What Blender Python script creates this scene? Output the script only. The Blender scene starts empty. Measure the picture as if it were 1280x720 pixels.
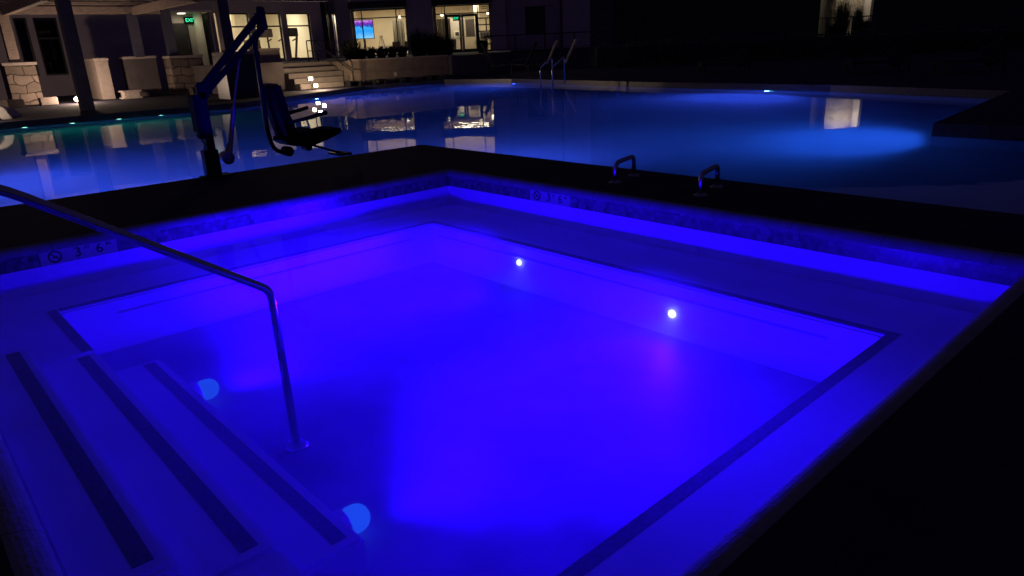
import bpy, bmesh, math, random
from mathutils import Vector, Matrix
from mathutils.geometry import tessellate_polygon
random.seed(7)
sc = bpy.context.scene
COL = sc.collection
PI = math.pi

# ------------------------------------------------------------------ survey of the place (metres)
EYE = 1.25                       # camera height above the deck
FPX = 875.0                      # focal length in photo pixels (1280 wide)
def _ray(p): return Vector((p[0] - 640.0, p[1] - 360.0, FPX))
_a, _b = _ray((1665, 13)).normalized(), _ray((-205, 96)).normalized()
_s, _d = (_a + _b).normalized(), (_a - _b).normalized()
_X, _Y = (_s + _d).normalized(), (_s - _d).normalized()
_Z = _X.cross(_Y)
RM = Matrix((_X, _Y, _Z))        # camera space -> world
CAM = Vector((0, 0, EYE))
FW = RM @ Vector((0, 0, 1)); NV = Vector((FW.x, FW.y, 0)).normalized(); UV = Vector((NV.y, -NV.x, 0))
RZ = math.atan2(UV.y, UV.x)      # the main building stands at about 42 degrees to the pool
def hit(px, py, n, dist):
    r = RM @ _ray((px, py)); return CAM + r * ((dist - n.dot(CAM)) / n.dot(r))
def hy(px, py, y): return hit(px, py, Vector((0, 1, 0)), y)
def hx(px, py, x): return hit(px, py, Vector((1, 0, 0)), x)
def hz(px, py, z=0.0): return hit(px, py, Vector((0, 0, 1)), z)
def hd(px, py, D):
    w = hit(px, py, NV, D); return Vector((w.dot(UV), w.dot(NV), w.z))
def F(u, D, z): return UV * u + NV * D + Vector((0, 0, z))

# ------------------------------------------------------------------ helpers
class M:
    """collects shapes in world space; fr maps the given coordinates to the world"""
    def __init__(s, fr=None):
        s.v, s.f = [], []; s.fr = fr
    def pt(s, p):
        return s.fr(*p) if s.fr else Vector(p)
    def add(s, vs, fs):
        b = len(s.v); s.v += [s.pt(p) for p in vs]; s.f += [tuple(b + i for i in f) for f in fs]; return s
    def box(s, x0, x1, y0, y1, z0, z1):
        vs = [(x0,y0,z0),(x1,y0,z0),(x1,y1,z0),(x0,y1,z0),(x0,y0,z1),(x1,y0,z1),(x1,y1,z1),(x0,y1,z1)]
        return s.add(vs, [(0,3,2,1),(4,5,6,7),(0,1,5,4),(1,2,6,5),(2,3,7,6),(3,0,4,7)])
    def cbox(s, c, sz):
        return s.box(c[0]-sz[0]/2, c[0]+sz[0]/2, c[1]-sz[1]/2, c[1]+sz[1]/2, c[2]-sz[2]/2, c[2]+sz[2]/2)
    def beam(s, a, b, w, h, up=(0,0,1)):
        a, b = Vector(a), Vector(b); t = (b - a).normalized(); up = Vector(up)
        x = t.cross(up)
        if x.length < 1e-4: x = t.cross(Vector((1,0,0)))
        x.normalize(); y = x.cross(t)
        vs = []
        for p in (a, b):
            for i, j in ((-1,-1),(1,-1),(1,1),(-1,1)): vs.append(tuple(p + x*(i*w/2) + y*(j*h/2)))
        return s.add(vs, [(3,2,1,0),(4,5,6,7),(0,1,5,4),(1,2,6,5),(2,3,7,6),(3,0,4,7)])
    def tube(s, pts, r, n=10, cap=True):
        P = [Vector(p) for p in pts]; rs = r if isinstance(r, (list, tuple)) else [r]*len(P)
        ref = None; vs = []
        for i, p in enumerate(P):
            t = (P[min(i+1, len(P)-1)] - P[max(i-1, 0)]).normalized()
            if ref is None:
                ref = t.orthogonal().normalized()
            ref = (ref - t * ref.dot(t)).normalized(); q = t.cross(ref)
            for k in range(n):
                a = 2*PI*k/n; vs.append(tuple(p + (ref*math.cos(a) + q*math.sin(a))*rs[i]))
        fs = [(i*n+k, i*n+(k+1)%n, (i+1)*n+(k+1)%n, (i+1)*n+k) for i in range(len(P)-1) for k in range(n)]
        if cap: fs += [tuple(reversed(range(n))), tuple(range((len(P)-1)*n, len(P)*n))]
        return s.add(vs, fs)
    def lathe(s, c, axis, prof, n=20):
        """prof: (radius, distance along axis) pairs"""
        c, t = Vector(c), Vector(axis).normalized(); x = t.orthogonal().normalized(); y = t.cross(x); vs = []
        for r, h in prof:
            for k in range(n):
                a = 2*PI*k/n; vs.append(tuple(c + t*h + (x*math.cos(a) + y*math.sin(a))*r))
        m = len(prof)
        fs = [(i*n+k, i*n+(k+1)%n, (i+1)*n+(k+1)%n, (i+1)*n+k) for i in range(m-1) for k in range(n)]
        fs += [tuple(reversed(range(n))), tuple(range((m-1)*n, m*n))]
        return s.add(vs, fs)
    def prism(s, poly, z0, z1):
        n = len(poly); vs = [(x, y, z0) for x, y in poly] + [(x, y, z1) for x, y in poly]
        return s.add(vs, [tuple(reversed(range(n))), tuple(range(n, 2*n))] + [(i, (i+1)%n, n+(i+1)%n, n+i) for i in range(n)])
    def plate(s, poly, axis_fn, a, b):
        """outline poly (p,q) extruded between a and b; axis_fn(p,q,t) gives the point"""
        n = len(poly); vs = [axis_fn(p, q, a) for p, q in poly] + [axis_fn(p, q, b) for p, q in poly]
        return s.add(vs, [tuple(reversed(range(n))), tuple(range(n, 2*n))] + [(i, (i+1)%n, n+(i+1)%n, n+i) for i in range(n)])
    def wall(s, x0, x1, z0, z1, y0, y1, holes):
        """wall in the x-z plane, thickness y0..y1, with rectangular openings (x0,x1,z0,z1)"""
        xs = sorted({x0, x1, *[h[0] for h in holes], *[h[1] for h in holes]}); zs = sorted({z0, z1, *[h[2] for h in holes], *[h[3] for h in holes]})
        nx, nz = len(xs)-1, len(zs)-1
        solid = [[not any(h[0] < (xs[i]+xs[i+1])/2 < h[1] and h[2] < (zs[j]+zs[j+1])/2 < h[3] for h in holes) for j in range(nz)] for i in range(nx)]
        idx = {}
        vs = []
        def V(i, j, k):
            if (i,j,k) not in idx: idx[(i,j,k)] = len(vs); vs.append((xs[i], (y0,y1)[k], zs[j]))
            return idx[(i,j,k)]
        fs = []
        S = lambda i, j: 0 <= i < nx and 0 <= j < nz and solid[i][j]
        for i in range(nx):
            for j in range(nz):
                if not solid[i][j]: continue
                fs.append((V(i,j,0),V(i+1,j,0),V(i+1,j+1,0),V(i,j+1,0))); fs.append((V(i,j,1),V(i,j+1,1),V(i+1,j+1,1),V(i+1,j,1)))
                if not S(i-1,j): fs.append((V(i,j,0),V(i,j+1,0),V(i,j+1,1),V(i,j,1)))
                if not S(i+1,j): fs.append((V(i+1,j,0),V(i+1,j,1),V(i+1,j+1,1),V(i+1,j+1,0)))
                if not S(i,j-1): fs.append((V(i,j,0),V(i,j,1),V(i+1,j,1),V(i+1,j,0)))
                if not S(i,j+1): fs.append((V(i,j+1,0),V(i+1,j+1,0),V(i+1,j+1,1),V(i,j+1,1)))
        return s.add(vs, fs)

XF = {}                                   # world matrix of each thing's Empty / mesh
def tag(o, label=None, cat=None, group=None, kind=None):
    if label: o['label'] = label
    if cat: o['category'] = cat
    if group: o['group'] = group
    if kind: o['kind'] = kind
    return o
def thing(name, label, cat, loc=(0,0,0), rz=0.0, group=None):
    o = bpy.data.objects.new(name, None); COL.objects.link(o); o.empty_display_size = .2
    o.location = loc; o.rotation_euler = (0, 0, rz)
    XF[o.name] = Matrix.Translation(Vector(loc)) @ Matrix.Rotation(rz, 4, 'Z')
    return tag(o, label, cat, group)
def obj(name, m, mat, parent=None, smooth=False, loc=(0,0,0), rz=0.0, bevel=0.0, up=False):
    me = bpy.data.meshes.new(name)
    W = XF[parent.name] if parent else Matrix.Translation(Vector(loc)) @ Matrix.Rotation(rz, 4, 'Z')
    inv = W.inverted()
    me.from_pydata([tuple(inv @ v) for v in m.v], [], m.f)
    bm = bmesh.new(); bm.from_mesh(me); bm.faces.ensure_lookup_table(); bmesh.ops.recalc_face_normals(bm, faces=bm.faces)
    if bevel:
        bmesh.ops.bevel(bm, geom=[e for e in bm.edges if len(e.link_faces) == 2 and e.calc_face_angle() > .5], offset=bevel, segments=2, affect='EDGES', clamp_overlap=True)
    if up and bm.faces[0].normal.z < 0: bmesh.ops.reverse_faces(bm, faces=bm.faces)
    bm.to_mesh(me); bm.free()
    if smooth:
        for p in me.polygons: p.use_smooth = True
    me.materials.append(mat)
    o = bpy.data.objects.new(name, me); COL.objects.link(o)
    XF[o.name] = W
    if parent: o.parent = parent                       # child: mesh is in the parent's own space
    else: o.location = loc; o.rotation_euler = (0, 0, rz)
    return o
def solo(name, m, mat, label, cat, loc, rz=0.0, group=None, **k):
    return tag(obj(name, m, mat, None, loc=loc, rz=rz, **k), label, cat, group)
def struct(name, m, mat, **k): return tag(obj(name, m, mat, **k), kind='structure')
def copy_thing(o, loc, rz, label):
    c = o.copy(); COL.objects.link(c); c.location = loc; c.rotation_euler = (0, 0, rz); c['label'] = label
    for ch in o.children:
        d = ch.copy(); COL.objects.link(d); d.parent = c
        for g in ch.children:
            e = g.copy(); COL.objects.link(e); e.parent = d
    return c
def text_shape(m, s, size, fn, depth=.004):
    """lettering as real extruded geometry; fn(x, y, t) places it"""
    cu = bpy.data.curves.new('lettering', 'FONT'); cu.body = s; cu.size = size; cu.extrude = depth; cu.align_x = 'CENTER'; cu.align_y = 'CENTER'; cu.resolution_u = 4
    o = bpy.data.objects.new('lettering', cu); COL.objects.link(o)
    me = bpy.data.meshes.new_from_object(o.evaluated_get(bpy.context.evaluated_depsgraph_get()))
    b = len(m.v); m.v += [Vector(fn(*v.co)) for v in me.vertices]; m.f += [tuple(b+i for i in p.vertices) for p in me.polygons]
    bpy.data.objects.remove(o); bpy.data.curves.remove(cu); bpy.data.meshes.remove(me)
    return m

# ------------------------------------------------------------------ materials
def mat(name, col, rough=.6, metal=0.0, noise=0.0, scale=6.0, bump=0.0, bscale=30.0, stretch=None, spec=.5):
    m = bpy.data.materials.new(name); m.use_nodes = True; nt = m.node_tree; N, L = nt.nodes, nt.links
    b = N['Principled BSDF']; b.inputs['Roughness'].default_value = rough; b.inputs['Metallic'].default_value = metal
    b.inputs['Specular IOR Level'].default_value = spec
    c = (*col, 1); b.inputs['Base Color'].default_value = c
    tc = N.new('ShaderNodeTexCoord'); src = tc.outputs['Object']
    if stretch:
        mp = N.new('ShaderNodeMapping'); mp.inputs['Scale'].default_value = stretch; L.new(src, mp.inputs['Vector']); src = mp.outputs['Vector']
    if noise:
        t = N.new('ShaderNodeTexNoise'); t.inputs['Scale'].default_value = scale; t.inputs['Detail'].default_value = 6; L.new(src, t.inputs['Vector'])
        r = N.new('ShaderNodeValToRGB'); r.color_ramp.elements[0].position = .3; r.color_ramp.elements[1].position = .7
        r.color_ramp.elements[0].color = (*[x*(1-noise) for x in col], 1); r.color_ramp.elements[1].color = (*[min(1, x*(1+noise)) for x in col], 1)
        L.new(t.outputs['Fac'], r.inputs['Fac']); L.new(r.outputs['Color'], b.inputs['Base Color'])
    if bump:
        t = N.new('ShaderNodeTexNoise'); t.inputs['Scale'].default_value = bscale; t.inputs['Detail'].default_value = 5; L.new(src, t.inputs['Vector'])
        bp = N.new('ShaderNodeBump'); bp.inputs['Strength'].default_value = bump; bp.inputs['Distance'].default_value = .02
        L.new(t.outputs['Fac'], bp.inputs['Height']); L.new(bp.outputs['Normal'], b.inputs['Normal'])
    return m
def emit(name, col, s):
    m = bpy.data.materials.new(name); m.use_nodes = True; nt = m.node_tree; nt.nodes.clear()
    e = nt.nodes.new('ShaderNodeEmission'); e.inputs['Color'].default_value = (*col, 1); e.inputs['Strength'].default_value = s
    o = nt.nodes.new('ShaderNodeOutputMaterial'); nt.links.new(e.outputs[0], o.inputs['Surface']); return m
def brick(name, c1, c2, mortar, scale, w=.5, h=.25, ms=.02, rough=.8, bump=.4, rot=None, bias=0.0, dist=.02, warp=0.0):
    m = mat(name, c1, rough); nt = m.node_tree; N, L = nt.nodes, nt.links; b = N['Principled BSDF']
    tc = N.new('ShaderNodeTexCoord'); mp = N.new('ShaderNodeMapping'); L.new(tc.outputs['Object'], mp.inputs['Vector'])
    if rot:
        sx = N.new('ShaderNodeSeparateXYZ'); cx = N.new('ShaderNodeCombineXYZ'); ad = N.new('ShaderNodeMath'); ad.operation = 'ADD'
        L.new(mp.outputs['Vector'], sx.inputs[0]); L.new(sx.outputs['X'], ad.inputs[0]); L.new(sx.outputs['Y'], ad.inputs[1]); L.new(ad.outputs[0], cx.inputs['X']); L.new(sx.outputs['Z'], cx.inputs['Y'])
    t = N.new('ShaderNodeTexBrick'); t.inputs['Scale'].default_value = scale; t.inputs['Brick Width'].default_value = w; t.inputs['Row Height'].default_value = h
    t.inputs['Mortar Size'].default_value = ms; t.inputs['Color1'].default_value = (*c1, 1); t.inputs['Color2'].default_value = (*c2, 1); t.inputs['Mortar'].default_value = (*mortar, 1); t.inputs['Bias'].default_value = bias
    L.new((cx if rot else mp).outputs['Vector'], t.inputs['Vector'])
    if warp:
        wn = N.new('ShaderNodeTexNoise'); wn.inputs['Scale'].default_value = 2.2; wn.inputs['Detail'].default_value = 3; L.new(tc.outputs['Object'], wn.inputs['Vector'])
        wm = N.new('ShaderNodeVectorMath'); wm.operation = 'MULTIPLY_ADD'; wm.inputs[1].default_value = (warp*2,warp*2,0); L.new(wn.outputs['Color'], wm.inputs[0]); L.new((cx if rot else mp).outputs['Vector'], wm.inputs[2]); L.new(wm.outputs['Vector'], t.inputs['Vector'])
    n = N.new('ShaderNodeTexNoise'); n.inputs['Scale'].default_value = scale*2.5; n.inputs['Detail'].default_value = 6; L.new(tc.outputs['Object'], n.inputs['Vector'])
    mx = N.new('ShaderNodeMix'); mx.data_type = 'RGBA'; mx.blend_type = 'MULTIPLY'; mx.inputs['Factor'].default_value = .6
    L.new(t.outputs['Color'], mx.inputs['A']); L.new(n.outputs['Fac'], mx.inputs['B'])
    g = N.new('ShaderNodeBrightContrast'); g.inputs['Bright'].default_value = .0; g.inputs['Contrast'].default_value = .0
    L.new(mx.outputs['Result'], g.inputs['Color']); L.new(g.outputs['Color'], b.inputs['Base Color'])
    bp = N.new('ShaderNodeBump'); bp.inputs['Strength'].default_value = bump; bp.inputs['Distance'].default_value = dist; bp.invert = True
    L.new(t.outputs['Fac'], bp.inputs['Height']); L.new(bp.outputs['Normal'], b.inputs['Normal'])
    return m
def water(name, refract, nscale, strength, rough, dist):
    m = bpy.data.materials.new(name); m.use_nodes = True; nt = m.node_tree; N, L = nt.nodes, nt.links; N.clear()
    tc = N.new('ShaderNodeTexCoord'); mp = N.new('ShaderNodeMapping'); mp.inputs['Scale'].default_value = nscale; L.new(tc.outputs['Object'], mp.inputs['Vector'])
    t = N.new('ShaderNodeTexNoise'); t.inputs['Scale'].default_value = 1; t.inputs['Detail'].default_value = 3; L.new(mp.outputs['Vector'], t.inputs['Vector'])
    bp = N.new('ShaderNodeBump'); bp.inputs['Strength'].default_value = strength; bp.inputs['Distance'].default_value = dist; L.new(t.outputs['Fac'], bp.inputs['Height'])
    fr = N.new('ShaderNodeFresnel'); fr.inputs['IOR'].default_value = 1.33; L.new(bp.outputs['Normal'], fr.inputs['Normal'])
    g = N.new('ShaderNodeBsdfGlossy'); g.inputs['Roughness'].default_value = rough; L.new(bp.outputs['Normal'], g.inputs['Normal'])
    if not refract:
        ge = N.new('ShaderNodeNewGeometry'); mf = N.new('ShaderNodeMix'); mf.inputs['B'].default_value = .7     # mean internal reflection from below
        L.new(ge.outputs['Backfacing'], mf.inputs['Factor']); L.new(fr.outputs[0], mf.inputs['A'])
    if refract:
        r = N.new('ShaderNodeBsdfRefraction'); r.inputs['IOR'].default_value = 1.33; r.inputs['Roughness'].default_value = rough; L.new(bp.outputs['Normal'], r.inputs['Normal'])
        r.inputs['Color'].default_value = (.9, .95, 1, 1)
    else:
        r = N.new('ShaderNodeBsdfTransparent')
    x = N.new('ShaderNodeMixShader'); L.new(fr.outputs[0] if refract else mf.outputs['Result'], x.inputs[0]); L.new(r.outputs[0], x.inputs[1]); L.new(g.outputs[0], x.inputs[2])
    o = N.new('ShaderNodeOutputMaterial'); L.new(x.outputs[0], o.inputs['Surface']); return m
def glass(name, tint=(.92,.95,.93)):
    m = bpy.data.materials.new(name); m.use_nodes = True; nt = m.node_tree; N, L = nt.nodes, nt.links; N.clear()
    fr = N.new('ShaderNodeFresnel'); fr.inputs['IOR'].default_value = 1.5
    g = N.new('ShaderNodeBsdfGlossy'); g.inputs['Roughness'].default_value = .01
    t = N.new('ShaderNodeBsdfTransparent'); t.inputs['Color'].default_value = (*tint, 1)
    x = N.new('ShaderNodeMixShader'); L.new(fr.outputs[0], x.inputs[0]); L.new(t.outputs[0], x.inputs[1]); L.new(g.outputs[0], x.inputs[2])
    o = N.new('ShaderNodeOutputMaterial'); L.new(x.outputs[0], o.inputs['Surface']); return m

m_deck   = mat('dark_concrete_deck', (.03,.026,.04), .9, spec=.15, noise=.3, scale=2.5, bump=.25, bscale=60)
m_deckf  = mat('grey_terrace_paving', (.10,.095,.09), .8, noise=.25, scale=1.5, bump=.2, bscale=40)
m_plast  = mat('white_pool_plaster', (.82,.82,.84), .55, noise=.08, scale=2.2, bump=.10, bscale=18)
m_pfloor = mat('shade_mottled_plaster', (.28,.28,.30), .6, noise=.82, scale=1.1, bump=.10, bscale=18)  # dark blotches paint the shade between lamp beams into the tub floor colour
m_ppool  = mat('pale_pool_plaster', (.6,.68,.75), .6, noise=.1, scale=.7)
m_cope   = mat('grey_cast_coping', (.20,.19,.23), .75, noise=.2, scale=8, bump=.2, bscale=50, spec=.15)
m_strip  = mat('dark_tread_tile', (.13,.115,.14), .4, noise=.45, scale=45, bump=.2, bscale=120)
m_band   = brick('mottled_waterline_tile', (.10,.09,.11), (.30,.28,.30), (.16,.15,.16), 12, .5, .5, .03, .3, .3, rot=True)
m_mark   = mat('white_marker_tile', (.36,.36,.38), .3, noise=.1, scale=30)
m_black  = mat('black_print', (.012,.012,.014), .4)
m_steel  = mat('stainless_steel', (.42,.43,.46), .2, 1.0, noise=.06, scale=12)
m_steeld = mat('worn_stainless_steel', (.3,.3,.32), .3, 1.0, noise=.12, scale=20)
m_lift   = mat('dark_powder_coat', (.004,.004,.005), .35, 0, noise=.2, scale=10, spec=.12)
m_liftp  = mat('dark_plastic_shell', (.004,.004,.005), .55, noise=.25, scale=15, spec=.08)
m_stone  = brick('rough_stacked_stone', (.40,.31,.245), (.25,.195,.15), (.10,.075,.06), 1.0, .55, .30, .018, .9, 1.0, rot=True, dist=.08, warp=.16)
m_stonec = mat('stone_cap', (.45,.38,.33), .8, noise=.15, scale=8, bump=.3, bscale=20)
m_stucco = mat('tan_stucco', (.40,.33,.28), .9, noise=.12, scale=5, bump=.4, bscale=70)
m_tan    = brick('tan_block_wall', (.42,.33,.26), (.38,.30,.235), (.25,.19,.15), 1.0, 1.5, .5, .008, .85, .25, rot=True)
m_wallA  = mat('taupe_wall_paint', (.42,.36,.37), .85, noise=.1, scale=1.2, bump=.2, bscale=50)
m_wallB  = mat('light_taupe_stucco', (.55,.49,.46), .85, noise=.1, scale=1.2, bump=.2, bscale=60)
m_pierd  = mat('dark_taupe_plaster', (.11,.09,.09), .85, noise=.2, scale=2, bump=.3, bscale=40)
m_poolt  = mat('dark_pool_edge_tile', (.10,.10,.13), .35, noise=.4, scale=30)
m_wallD  = mat('dark_cladding', (.035,.03,.035), .7, noise=.2, scale=2)
m_brickw = brick('grey_ledge_stone', (.24,.21,.21), (.13,.115,.12), (.06,.055,.06), 1.6, .7, .22, .02, .9, .6, rot=True)
m_frame  = mat('black_window_frame', (.012,.012,.013), .4, noise=.2, scale=8)
m_glass  = glass('clear_glass')
m_glassd = glass('tinted_glass', (.3,.32,.36))
m_room   = mat('cream_interior_paint', (.72,.64,.50), .8, noise=.06, scale=1.0)
m_roomw  = mat('white_interior_paint', (.82,.78,.66), .8, noise=.05, scale=1.0)
m_floor  = mat('interior_floor', (.30,.25,.2), .4, noise=.15, scale=3)
m_curt   = mat('grey_sheer_curtain', (.17,.16,.13), .9, noise=.3, scale=3, stretch=(9,9,.4))
m_wood   = mat('weathered_cedar', (.34,.26,.21), .75, noise=.3, scale=5, stretch=(1,1,6), bump=.2, bscale=25)
m_post   = mat('dark_painted_post', (.075,.07,.11), .5, noise=.2, scale=5)
m_rail   = mat('black_railing', (.014,.014,.016), .45, noise=.2, scale=12)
m_leaf   = mat('dark_leaves', (.035,.05,.03), .7, noise=.4, scale=4)
m_blade  = mat('dry_grass_blades', (.07,.07,.045), .8, noise=.4, scale=6)
m_sling  = mat('dark_sling_fabric', (.03,.03,.036), .8, noise=.2, scale=20)
m_slingl = mat('grey_sling_fabric', (.30,.28,.30), .8, noise=.2, scale=20)
m_white  = mat('white_moulded_plastic', (.78,.72,.66), .45, noise=.08, scale=6)
m_red    = mat('faded_red_cushion', (.25,.06,.08), .85, noise=.2, scale=12)
m_furn   = mat('dark_furniture', (.05,.035,.035), .6, noise=.3, scale=6)
m_step   = mat('grey_concrete_steps', (.20,.17,.155), .85, noise=.15, scale=4, bump=.3, bscale=40)
m_pot    = mat('dark_glazed_pot', (.03,.028,.032), .35, noise=.2, scale=6)

# ------------------------------------------------------------------ camera
cd = bpy.data.cameras.new('camera'); cam = bpy.data.objects.new('camera', cd); COL.objects.link(cam)
right, up, back = RM @ Vector((1,0,0)), RM @ Vector((0,-1,0)), RM @ Vector((0,0,-1))
mw = Matrix((right, up, back)).transposed().to_4x4(); mw.translation = CAM
cam.matrix_world = mw; cd.sensor_width = 36; cd.lens = FPX / 1280 * 36; cd.clip_start = .05; cd.clip_end = 2000
sc.camera = cam

# ------------------------------------------------------------------ lamps
def lamp(name, kind, loc, energy, col, size=.05, aim=None, angle=150, blend=.6, smooth=0.0):
    l = bpy.data.lights.new(name, kind); l.energy = energy; l.color = col
    if kind in ('POINT', 'SPOT'): l.shadow_soft_size = size
    if kind == 'SPOT': l.spot_size = math.radians(angle); l.spot_blend = blend
    if kind == 'AREA': l.shape = 'RECTANGLE'; l.size, l.size_y = size
    if smooth:                                   # soft falloff close to the fitting
        l.use_nodes = True; nt = l.node_tree; e = nt.nodes['Emission']; f = nt.nodes.new('ShaderNodeLightFalloff')
        f.inputs['Strength'].default_value = 1.0; f.inputs['Smooth'].default_value = smooth; nt.links.new(f.outputs['Quadratic'], e.inputs['Strength'])
    o = bpy.data.objects.new(name, l); COL.objects.link(o); o.location = loc
    if aim is not None: o.rotation_euler = Vector(aim).to_track_quat('-Z', 'Y').to_euler()
    return o

# ------------------------------------------------------------------ the setting: deck, terrace
X0, X1, Y0, Y1 = .11, 4.63, .82, 6.14            # spa wall lines
WZ = -.16                                        # water level of both pools
CO = .10                                         # coping width outside the wall line
POOL = [(5.8,-25),(5.8,8.25),(.4,8.25),(.4,21.85),(8.9,21.75),(10.5,22.7),(15.5,25.75),(19.7,25.9),(20.35,22.2),(18.9,13.6),(18.35,8.1),(17.1,3.95),(11.02,3.38),(11.02,-25)]
def flat(polys, z):
    pl = [[Vector((x, y, z)) for x, y in p] for p in polys]
    m = M(); m.v = [v for p in pl for v in p]; m.f = [tuple(t) for t in tessellate_polygon(pl)]; return m
hole = [(X0-CO,Y0-CO),(X0-CO,Y1+CO),(X1+CO,Y1+CO),(X1+CO,Y0-CO)]
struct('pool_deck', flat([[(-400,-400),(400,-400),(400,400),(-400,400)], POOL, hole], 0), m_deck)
TER = [(15.75,27.1),(22.45,27.1)] + [tuple(F(u,D,0).xy) for u, D in ((-.9,35.6),(.6,42),(60,42),(60,100),(-70,100))] + [(-40,40),(12.6,40),(12.6,31.2),(15.75,31.2)]
struct('terrace', M().prism(TER, .006, 1.0), m_deckf)

# main pool: shell and water
def inset(poly, d):
    out = []; n = len(poly)
    for i in range(n):
        a, b, c = Vector(poly[i-1]), Vector(poly[i]), Vector(poly[(i+1)%n]); u, v = (b-a).normalized(), (c-b).normalized()
        q = (Vector((u.y,-u.x)) + Vector((v.y,-v.x))); out.append(tuple(b + q*d))
    return out
def inset_(p): return inset(p, .0015*SGN)
SGN = 1
def pool_shell():
    m = M(); n = len(POOL)
    for i in range(n):
        a, b = POOL[i], POOL[(i+1)%n]
        m.add([(*a,0),(*b,0),(*b,-1.25),(*a,-1.25)], [(0,1,2,3)])
    k = flat([POOL], -1.25); b = len(m.v); m.v += k.v; m.f += [tuple(b+i for i in f) for f in k.f]
    return m
pt_ = M()
for i in range(len(POOL)):
    a, b = inset_(POOL)[i], inset_(POOL)[(i+1)%len(POOL)]; pt_.add([(*a,-.001),(*b,-.001),(*b,-.30),(*a,-.30)], [(0,1,2,3)])
struct('pool_tile', pt_, m_poolt)
shell = struct('pool_shell', pool_shell(), m_ppool)
pw = struct('pool_water', flat([POOL], WZ), water('pool_water_surface', True, (1.2,1.2,1), .08, .0, .03), up=True)
pv = bpy.data.materials.new('pool_milky_water'); pv.use_nodes = True; pv.node_tree.nodes.clear()
ps_ = pv.node_tree.nodes.new('ShaderNodeVolumeScatter'); ps_.inputs['Density'].default_value = .15; ps_.inputs['Anisotropy'].default_value = .2
po_ = pv.node_tree.nodes.new('ShaderNodeOutputMaterial'); pv.node_tree.links.new(ps_.outputs[0], po_.inputs['Volume'])
struct('pool_water_body', M().prism(inset(POOL, .004), -1.246, WZ-.004), pv)
# thin raised lip round the pool (coping)
def lip():
    m = M(); n = len(POOL)
    for i in range(n):
        a, b = Vector((*POOL[i],0)), Vector((*POOL[(i+1)%n],0)); t = (b-a).normalized(); q = Vector((-t.y,t.x,0))
        m.add([a-q*.0+Vector((0,0,.004)), b+Vector((0,0,.004)), b+q*.28+Vector((0,0,.004)), a+q*.28+Vector((0,0,.004))], [(0,1,2,3)])
        m.add([a-q*.02+Vector((0,0,.004)), b-q*.02+Vector((0,0,.004)), b-q*.02+Vector((0,0,-.04)), a-q*.02+Vector((0,0,-.04))], [(0,1,2,3)])
    return m
# ------------------------------------------------------------------ the spa
BZ, FZ = -.36, -.70
BX1, BY0, BY1 = 3.93, 1.30, 5.53                 # bench edges
SX_ = .725
SY0, SY1 = 2.08, 4.55                            # the flight of steps along the left wall
spa = thing('hot_tub', 'sunken square hot tub with glowing violet blue water and benches', 'hot tub', ((X0+X1)/2,(Y0+Y1)/2,FZ))
w = M()
def wallquad(m, z0, z1):
    c = [(X0,Y0),(X1,Y0),(X1,Y1),(X0,Y1)]
    for i in range(4):
        a, b = c[i], c[(i+1)%4]; m.add([(*a,z0),(*b,z0),(*b,z1),(*a,z1)], [(0,1,2,3)])
wallquad(w, FZ, -.165); obj('basin_wall', w, m_plast, spa)
t = M(); wallquad(t, -.165, -.06); obj('tile_band', t, m_band, spa)
# floor
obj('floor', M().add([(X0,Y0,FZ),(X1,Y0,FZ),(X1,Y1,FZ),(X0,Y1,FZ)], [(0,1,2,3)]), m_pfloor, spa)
cv = M(); rr = .13; rows = []
for k in range(7):
    a = PI/2*k/6; o = .0015 + rr*(1-math.sin(a)); z = FZ + .0015 + rr*(1-math.cos(a))
    rows.append([(SX_,BY1-o,z),(BX1-o,BY1-o,z),(BX1-o,BY0+o,z),(SX_,BY0+o,z)])
cv.add([p for r in rows for p in r], [(i*4+k, i*4+k+1, (i+1)*4+k+1, (i+1)*4+k) for i in range(6) for k in range(3)])
obj('floor_cove', cv, m_plast, spa)
# bench, a U of solid masonry with soft edges; the steps fill the gap in it
e = .002
bench = M()
SX = .72
bench.prism([(X0+e,Y0+e),(X1-e,Y0+e),(X1-e,Y1-e),(X0+e,Y1-e),(X0+e,SY1),(SX,SY1),(SX,BY1),(BX1,BY1),(BX1,BY0),(SX,BY0),(SX,SY0),(X0+e,SY0)], FZ+e, BZ)
obj('bench', bench, m_plast, spa, bevel=.018)
for x1, z in ((.40,-.23),(.72,BZ-.002),(1.05,-.52)):
    s = M().box(X0+2*e, x1, SY0+e, SY1-e, FZ+e, z); st = obj('step', s, m_plast, spa, bevel=.018)
    obj('tread_strip', M().box(x1-.115, x1-.05, SY0+.06, SY1-.05, z-.004, z+.003), m_strip, st)
tr = M(); T = .06; i0 = .012
def frame_strip(m, x0, x1, y0, y1, t, z0, z1):
    m.box(x0,x1,y1,y1+t,z0,z1); m.box(x0,x1,y0-t,y0,z0,z1); m.box(x1,x1+t,y0-t,y1+t,z0,z1)
frame_strip(tr, SX, BX1+i0, BY0-i0, BY1+i0, T, BZ-.004, BZ+.003)
tr.box(SX-T-i0, SX-i0, SY1+.03, BY1+i0+T, BZ-.004, BZ+.003)
obj('bench_trim', tr, m_strip, spa)
fl = M()
fl.box(SX+.35, BX1-.25, BY1-.006, BY1+.002, BZ-.115, BZ-.10); fl.box(BX1-.006, BX1+.002, BY0+.3, BY1-.1, BZ-.115, BZ-.10)
obj('trim_line', fl, m_mark, spa)
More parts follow.
